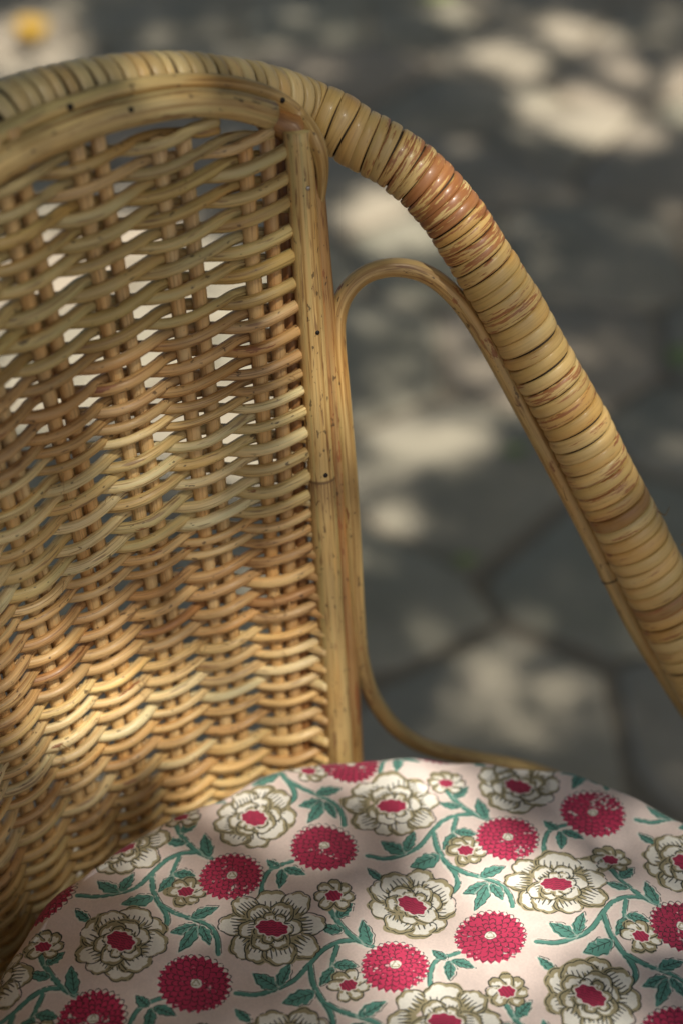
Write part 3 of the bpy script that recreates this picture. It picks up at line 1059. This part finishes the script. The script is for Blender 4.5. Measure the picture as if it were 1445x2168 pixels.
M_FAB, nt, n_, l_, bs = new_mat('printed_cotton')
b_ = NB(nt)
uvn = b_.new('ShaderNodeUVMap').outputs[0]
ti = b_.new('ShaderNodeTexImage'); ti.image = img; ti.extension = 'REPEAT'; l_.new(uvn, ti.inputs[0])
l_.new(ti.outputs[0], bs.inputs['Base Color'])
bs.inputs['Roughness'].default_value = .9
bs.inputs['Sheen Weight'].default_value = .15
bs.inputs['Specular IOR Level'].default_value = .2
wv1 = b_.noise(b_.vmath('MULTIPLY', uvn, (1500, 260, 1)), 1, 2); wv2 = b_.noise(b_.vmath('MULTIPLY', uvn, (260, 1500, 1)), 1, 2)
bu = b_.new('ShaderNodeBump'); bu.inputs['Strength'].default_value = .3; bu.inputs['Distance'].default_value = .0004
l_.new(b_.math('ADD', wv1, wv2), bu.inputs['Height']); l_.new(bu.outputs[0], bs.inputs['Normal'])


def build_cushion():
    R, zb, zt = .1743, .417, .4780
    na = 200
    prof = []                       # (radius, height, cloth distance)
    for t in np.linspace(0, 1, 46):     # crown of the cushion
        rr = t * (R - .016)
        prof.append((rr, zt + .0055 * (1 - (rr / (R - .016)) ** 2)))
    for t in np.linspace(0, pi, 22)[1:]:
        rad = .016 if t < pi / 2 else .016
        zc_ = zt - .016 - (0 if t < pi / 2 else 0)
        h = (zt - zb) / 2
        cz = (zt + zb) / 2
        prof.append((R - .016 + .016 * sin(t) ** .75, cz + h * (np.sign(cos(t)) * abs(cos(t)) ** .8)))
    prof.append((0, zb))
    V, UV = [], []
    pr2 = np.array(prof)
    L = np.r_[0, np.cumsum(np.hypot(np.diff(pr2[:, 0]), np.diff(pr2[:, 1])))]
    a = np.linspace(0, 2 * pi, na, endpoint=False)
    r0 = np.random.default_rng(3)
    ph = r0.uniform(0, 6.28, 12)
    for k, (rr, z) in enumerate(prof):
        x = CU_C[0] + rr * np.cos(a); y = CU_C[1] + rr * np.sin(a)
        dist = L[k] if k < len(prof) - 1 else L[k]
        wr = .0011 * (np.sin(x * 70 + y * 45 + ph[0]) + .7 * np.sin(x * -40 + y * 95 + ph[1]) + .5 * np.sin(x * 130 + y * 60 + ph[2])) * np.clip(1 - (rr / R) ** 6, 0, 1)
        wr = wr + .0011 * np.sin(a * 26 + 3 * np.sin(a * 3 + ph[6])) * np.exp(-((rr / R - .90) / .09) ** 2) + .0016 * np.sin(x * 34 - y * 21 + ph[7]) * np.clip(1 - (rr / R) ** 6, 0, 1)
        edge = .0016 * np.sin(a * 9 + ph[3]) + .0008 * np.sin(a * 17 + ph[4]) + .0006 * np.sin(a * 31 + ph[5])
        ee = edge * np.clip((rr / R) ** 8, 0, 1)
        V += list(np.stack([x + ee * np.cos(a), y + ee * np.sin(a), z + wr + .4 * ee], 1))
        cd = min(dist, 10)
        UV += list(np.stack([(CU_C[0] + cd * np.cos(a) - TX0) / TEX_W, (CU_C[1] + cd * np.sin(a) - TY0) / TEX_W], 1))
    F = []
    for k in range(len(prof) - 1):
        for q in range(na):
            q2 = (q + 1) % na
            F.append((k * na + q, (k + 1) * na + q, (k + 1) * na + q2, k * na + q2))
    o = mesh_obj('seat_cushion', V, F, M_FAB, None, np.array(UV))
    # the seam stands a little proud round the top edge
    aa = np.linspace(0, 2 * pi, 241)
    rr = R - .0105 + .0006 * np.sin(aa * 23 + 1) + .0005 * np.sin(aa * 41) + .0012 * np.sin(aa * 9 + ph[3])
    zz = zt - .0022 + .0004 * np.sin(aa * 31) + .0005 * np.sin(aa * 9 + ph[3])
    P = np.stack([CU_C[0] + rr * np.cos(aa), CU_C[1] + rr * np.sin(aa), zz], 1)
    V2, F2, UV2 = tube_data(P, .0012, 6, caps=False)
    uv2 = np.stack([(V2[:, 0] - TX0) / TEX_W, (V2[:, 1] - TY0) / TEX_W], 1)
    mesh_obj('seam', V2, F2, M_FAB, o, uv2)
    o['label'] = 'round seat cushion in pink block printed cotton with red and cream flowers'
    o['category'] = 'cushion'
    return o


build_cushion()

# ------------------------------------------------------------------ fallen leaves
def ground_leaf(name, x, y, length, width, rot, curl, mat, label):
    P = at_z(x, y, .023)
    V, F = [], []
    n = 9
    for i in range(n):
        t = i / (n - 1)
        hw = width / 2 * math.sin(pi * min(max(t, .02), .985) ** .85)
        for s_ in (-1, -.5, 0, .5, 1):
            V.append(((t - .5) * length, s_ * hw, curl * (4 * (t - .5) ** 2 + 1.2 * s_ * s_ * math.sin(pi * t)) + .004))
    for i in range(n - 1):
        for k in range(4):
            F.append((i * 5 + k, (i + 1) * 5 + k, (i + 1) * 5 + k + 1, i * 5 + k + 1))
    o = mesh_obj(name, V, F, mat)
    md = o.modifiers.new('thickness', 'SOLIDIFY'); md.thickness = .0006
    o.location = P; o.rotation_euler = (0, 0, rot)
    o['label'] = label; o['category'] = 'leaf'; o['group'] = 'fallen leaves on the paving'


ML_Y = leaf_material('yellow_leaf', (.62, .36, .03), (.50, .34, .05))
ML_G = leaf_material('green_leaf', (.26, .34, .12), (.34, .40, .15))
ground_leaf('fallen_leaf', 68, 88, .085, .055, 1.9, .022, ML_Y, 'large curled yellow fallen leaf beyond the top of the chair back')
ground_leaf('fallen_leaf', 1438, 772, .05, .028, 1.3, .008, ML_G, 'pale green fallen leaf to the right of the wrapped arm')
ground_leaf('fallen_leaf', 1090, 966, .028, .016, .4, .005, ML_G, 'tiny green fallen leaf beside the loop rod under the arm')
ground_leaf('fallen_leaf', 985, 1200, .026, .012, .1, .005, ML_G, 'narrow yellow-green fallen leaf on a paving joint inside the loop')
ground_leaf('fallen_leaf', 925, 2, .07, .04, .2, .01, ML_G, 'yellow-green fallen leaf farthest from the chair')

# ------------------------------------------------------------------ shade tree: its crown throws the dappled light
# openings in the crown, read off where sun reaches the paving (x, y, rx, ry, tilt, light)
SPOTS = [(1220, 255, 150, 58, 15, 1), (1060, 138, 85, 36, 10, .9), (1215, 85, 105, 36, 12, .85), (1425, 215, 50, 75, 0, .95), (1290, 150, 70, 36, 25, .8), (930, 22, 80, 26, 0, .6), (640, 150, 60, 30, 0, .28), (890, 128, 50, 18, 0, .3),
         (960, 312, 55, 22, 0, .25), (800, 475, 88, 62, 20, 1), (860, 520, 60, 40, 0, .5), (930, 705, 105, 45, 0, .32), (800, 680, 55, 42, 0, .3), (955, 785, 90, 40, 0, .45), (905, 930, 110, 60, 0, .8), (990, 962, 60, 34, 0, .6),
         (800, 1095, 50, 45, 0, .55), (785, 960, 60, 60, 0, .6), (965, 1390, 80, 40, 30, .35), (1065, 1515, 105, 45, 20, .45), (1135, 1560, 50, 30, 0, .3), (1425, 505, 50, 42, 0, .35), (55, 110, 110, 80, 0, .8), (300, 108, 50, 20, 0, .4),
         (140, 22, 90, 24, 0, .3), (1390, 48, 45, 24, 0, .4), (730, 70, 60, 20, 0, .2),
         (230, 640, 300, 190, 0, 1), (430, 850, 190, 150, 0, 1), (60, 800, 200, 130, 0, .9), (520, 960, 90, 80, 0, .9), (520, 1240, 70, 50, 0, .6), (60, 1870, 110, 90, 0, 1)]
GX0, GX1, GY0, GY1, GR = -1.6, 1.9, .1, 4.2, .012
gx = np.arange(GX0, GX1, GR); gy = np.arange(GY0, GY1, GR)
MX, MY = np.meshgrid(gx, gy)
pxy = proj(np.stack([MX, MY, np.full(MX.shape, .012)], -1))
SPOTS = [(x, y, rx * (1.12 if y > 320 else 1.0), ry * (1.15 if y > 320 else .98), tl, T) for x, y, rx, ry, tl, T in SPOTS] + [(930, 830, 210, 260, 10, .14), (1010, 1440, 200, 190, 25, .13), (1180, 170, 330, 190, 15, .07), (800, 520, 150, 140, 0, .16), (760, 1010, 110, 200, 0, .22), (560, 90, 260, 70, 0, .12), (1120, 640, 260, 130, 30, .06)]
TMAP = np.full(MX.shape, .014)
for (x, y, rx, ry, tl, T) in SPOTS:
    c, s_ = cos(radians(tl)), sin(radians(tl))
    u = ((pxy[..., 0] - x) * c + (pxy[..., 1] - y) * s_) / rx; v = (-(pxy[..., 0] - x) * s_ + (pxy[..., 1] - y) * c) / ry
    TMAP = np.maximum(TMAP, T * np.clip((1.15 - np.hypot(u, v)) / .4, 0, 1))


def splat(P, T):
    P = np.atleast_2d(P)
    g = P - SUN * (P[:, 2:3] / SUN[2])
    i = ((g[:, 0] - GX0) / GR).astype(int); j = ((g[:, 1] - GY0) / GR).astype(int)
    T = np.broadcast_to(T, i.shape)
    ok = (i > 1) & (j > 1) & (i < TMAP.shape[1] - 2) & (j < TMAP.shape[0] - 2)
    for a in (-1, 0, 1):
        for b in (-1, 0, 1):
            TMAP[j[ok] + b, i[ok] + a] = T[ok]


def chair_light(x, y):
    """share of sun let through to the chair, by where it falls on back and arm"""
    return .11 + .40 * np.clip(1.9 - np.hypot((x - 430) / 300, (y - 1540) / 230), 0, 1) + .14 * np.clip(1.3 - np.hypot((x - 480) / 220, (y - 950) / 160), 0, 1)


CUSH = [(800, 1695, 190, 60, .9), (980, 1930, 230, 110, 1.0), (900, 2070, 200, 90, .95), (530, 1740, 110, 70, .7), (1340, 1965, 120, 40, .55), (690, 1800, 110, 60, .6)]
ug, zg = np.meshgrid(np.arange(-.8, 8, .15), np.arange(.42, .79, .006))
Pp = surf(ug, zg).reshape(-1, 3); q = proj(Pp)
splat(Pp, chair_light(q[:, 0], q[:, 1]))
cg = np.stack(np.meshgrid(np.arange(-.15, .22, .006), np.arange(.19, .55, .006)), -1).reshape(-1, 2)
cg = cg[np.hypot(*(cg - CU_C).T) < .17]
Pp = np.c_[cg, np.full(len(cg), .476)]; q = proj(Pp)
Tc = np.full(len(q), .10)
for (x, y, rx, ry, T) in CUSH:
    Tc = np.maximum(Tc, T * np.clip((1.35 - np.hypot((q[:, 0] - x) / rx, (q[:, 1] - y) / ry)) / .7, 0, 1))
splat(Pp, Tc)
q = pr[:halfn]
splat(RAIL[:halfn], np.interp(q[:, 0], [0, 600, 690, 760, 900, 1050, 1200, 1445], [.09, .09, .14, .36, .40, .34, .16, .10]))
LMB = 4.6


def build_tree():
    r = np.random.default_rng(11)
    tree = bpy.data.objects.new('shade_tree', None)
    tree.location = (4.2, -2.2, 0)
    tree['label'] = 'broad leafy shade tree whose high crown throws dappled light on the chair'
    tree['category'] = 'tree'
    link(tree)
    off = np.array([4.2, -2.2, 0])
    trunk = spline(np.array([(4.2, -2.2, -.1), (4.15, -2.15, 1.0), (4.0, -2.0, 2.2), (3.6, -1.6, 3.4), (3.1, -1.1, 4.6)]) - off, step=.1)
    tube('trunk', trunk, np.linspace(.17, .07, len(trunk)), M_BARK, tree, 14)
    for e_ in ((2.1, 1.4, 5.2), (1.0, -.6, 5.4), (3.6, .9, 5.0), (4.4, -1.8, 5.6), (2.2, -2.2, 5.2)):
        bs_p = spline(np.array([(3.8, -1.8, 2.8), (np.array(e_) + (3.7, -1.6, 3.6)) / 2 + (0, 0, .3), e_]) - off, step=.1)
        tube('limb', bs_p, np.linspace(.05, .012, len(bs_p)), M_BARK, tree, 8)

    def leaves_for(n, gx_, gy_, size, use_map):
        g = np.stack([r.uniform(*gx_, n), r.uniform(*gy_, n)], 1)
        if use_map:
            i = np.clip(((g[:, 0] - GX0) / GR).astype(int), 0, TMAP.shape[1] - 1); j = np.clip(((g[:, 1] - GY0) / GR).astype(int), 0, TMAP.shape[0] - 1)
            T = TMAP[j, i]
            inside = (g[:, 0] > GX0) & (g[:, 0] < GX1) & (g[:, 1] > GY0) & (g[:, 1] < GY1)
            T = np.where(inside, T, .01)
            keep = r.random(n) < np.clip(-np.log(np.clip(T, .0101, .995)) / LMB, 0, 1)
            g = g[keep]
        h = r.uniform(3.3, 4.5, len(g))
        P = np.c_[g, np.zeros(len(g))] + SUN * (h / SUN[2])[:, None]
        return P, size

    def leaf_geo(P, size):
        n = len(P)
        nrm = SUN + r.normal(0, .45, (n, 3)); nrm /= np.linalg.norm(nrm, axis=1)[:, None]
        t = np.cross(nrm, r.normal(0, 1, (n, 3))); t /= np.linalg.norm(t, axis=1)[:, None]
        b = np.cross(nrm, t)
        L = size * r.uniform(.75, 1.25, n)[:, None]; W = L * .32
        return np.stack([P - t * L / 2, P + b * W - nrm * W * .25, P + t * L / 2, P - b * W - nrm * W * .25], 1)
    fine_area = (GX1 - GX0) * (GY1 - GY0)
    sz = .040
    area = .32 * sz * sz * .86 * 1.04
    A_ = leaf_geo(*leaves_for(int(fine_area * LMB / area), (GX0, GX1), (GY0, GY1), sz, True))
    # the rest of the crown, coarser, round about
    n = 14000
    g = np.stack([r.uniform(-3.2, 4.2, n), r.uniform(-2.2, 5.8, n)], 1)
    o = ~((g[:, 0] > GX0 - .03) & (g[:, 0] < GX1 + .03) & (g[:, 1] > GY0 - .03) & (g[:, 1] < GY1 + .03))
    g = g[o]; g = g[np.hypot((g[:, 0] - .5) / 3.7, (g[:, 1] - 1.8) / 4.0) + r.normal(0, .06, len(g)) < 1]
    g = g[g[:, 1] > -.5]
    B_ = leaf_geo(np.c_[g, np.zeros(len(g))] + SUN * (r.uniform(3.2, 4.8, len(g)) / SUN[2])[:, None], .12)
    n = 9000
    g = np.stack([r.uniform(-10, 11, n), r.uniform(-9, 12, n)], 1)
    g = g[(g[:, 1] > -1.0)]; g = g[((np.abs(g[:, 0] - .5) > 3.3) | (np.abs(g[:, 1] - 1.8) > 3.6))]; g = g[np.hypot(g[:, 0] - .5, g[:, 1] - 1.5) < 10]
    D_ = leaf_geo(np.c_[g, np.zeros(len(g))] + SUN * (r.uniform(3.0, 5.2, len(g)) / SUN[2])[:, None], .42)
    Q = np.vstack([A_, B_, D_]) - off
    V = Q.reshape(-1, 3); nf = len(Q)
    me = bpy.data.meshes.new('crown')
    me.vertices.add(len(V)); me.vertices.foreach_set('co', V.astype(np.float32).ravel())
    me.loops.add(nf * 4); me.loops.foreach_set('vertex_index', np.arange(nf * 4, dtype=np.int32))
    me.polygons.add(nf); me.polygons.foreach_set('loop_start', np.arange(0, nf * 4, 4, dtype=np.int32))
    me.update(calc_edges=True); me.validate()
    me.materials.append(M_TREELEAF)
    o = bpy.data.objects.new('crown', me); link(o, tree)
    print('leaves', nf)


build_tree()
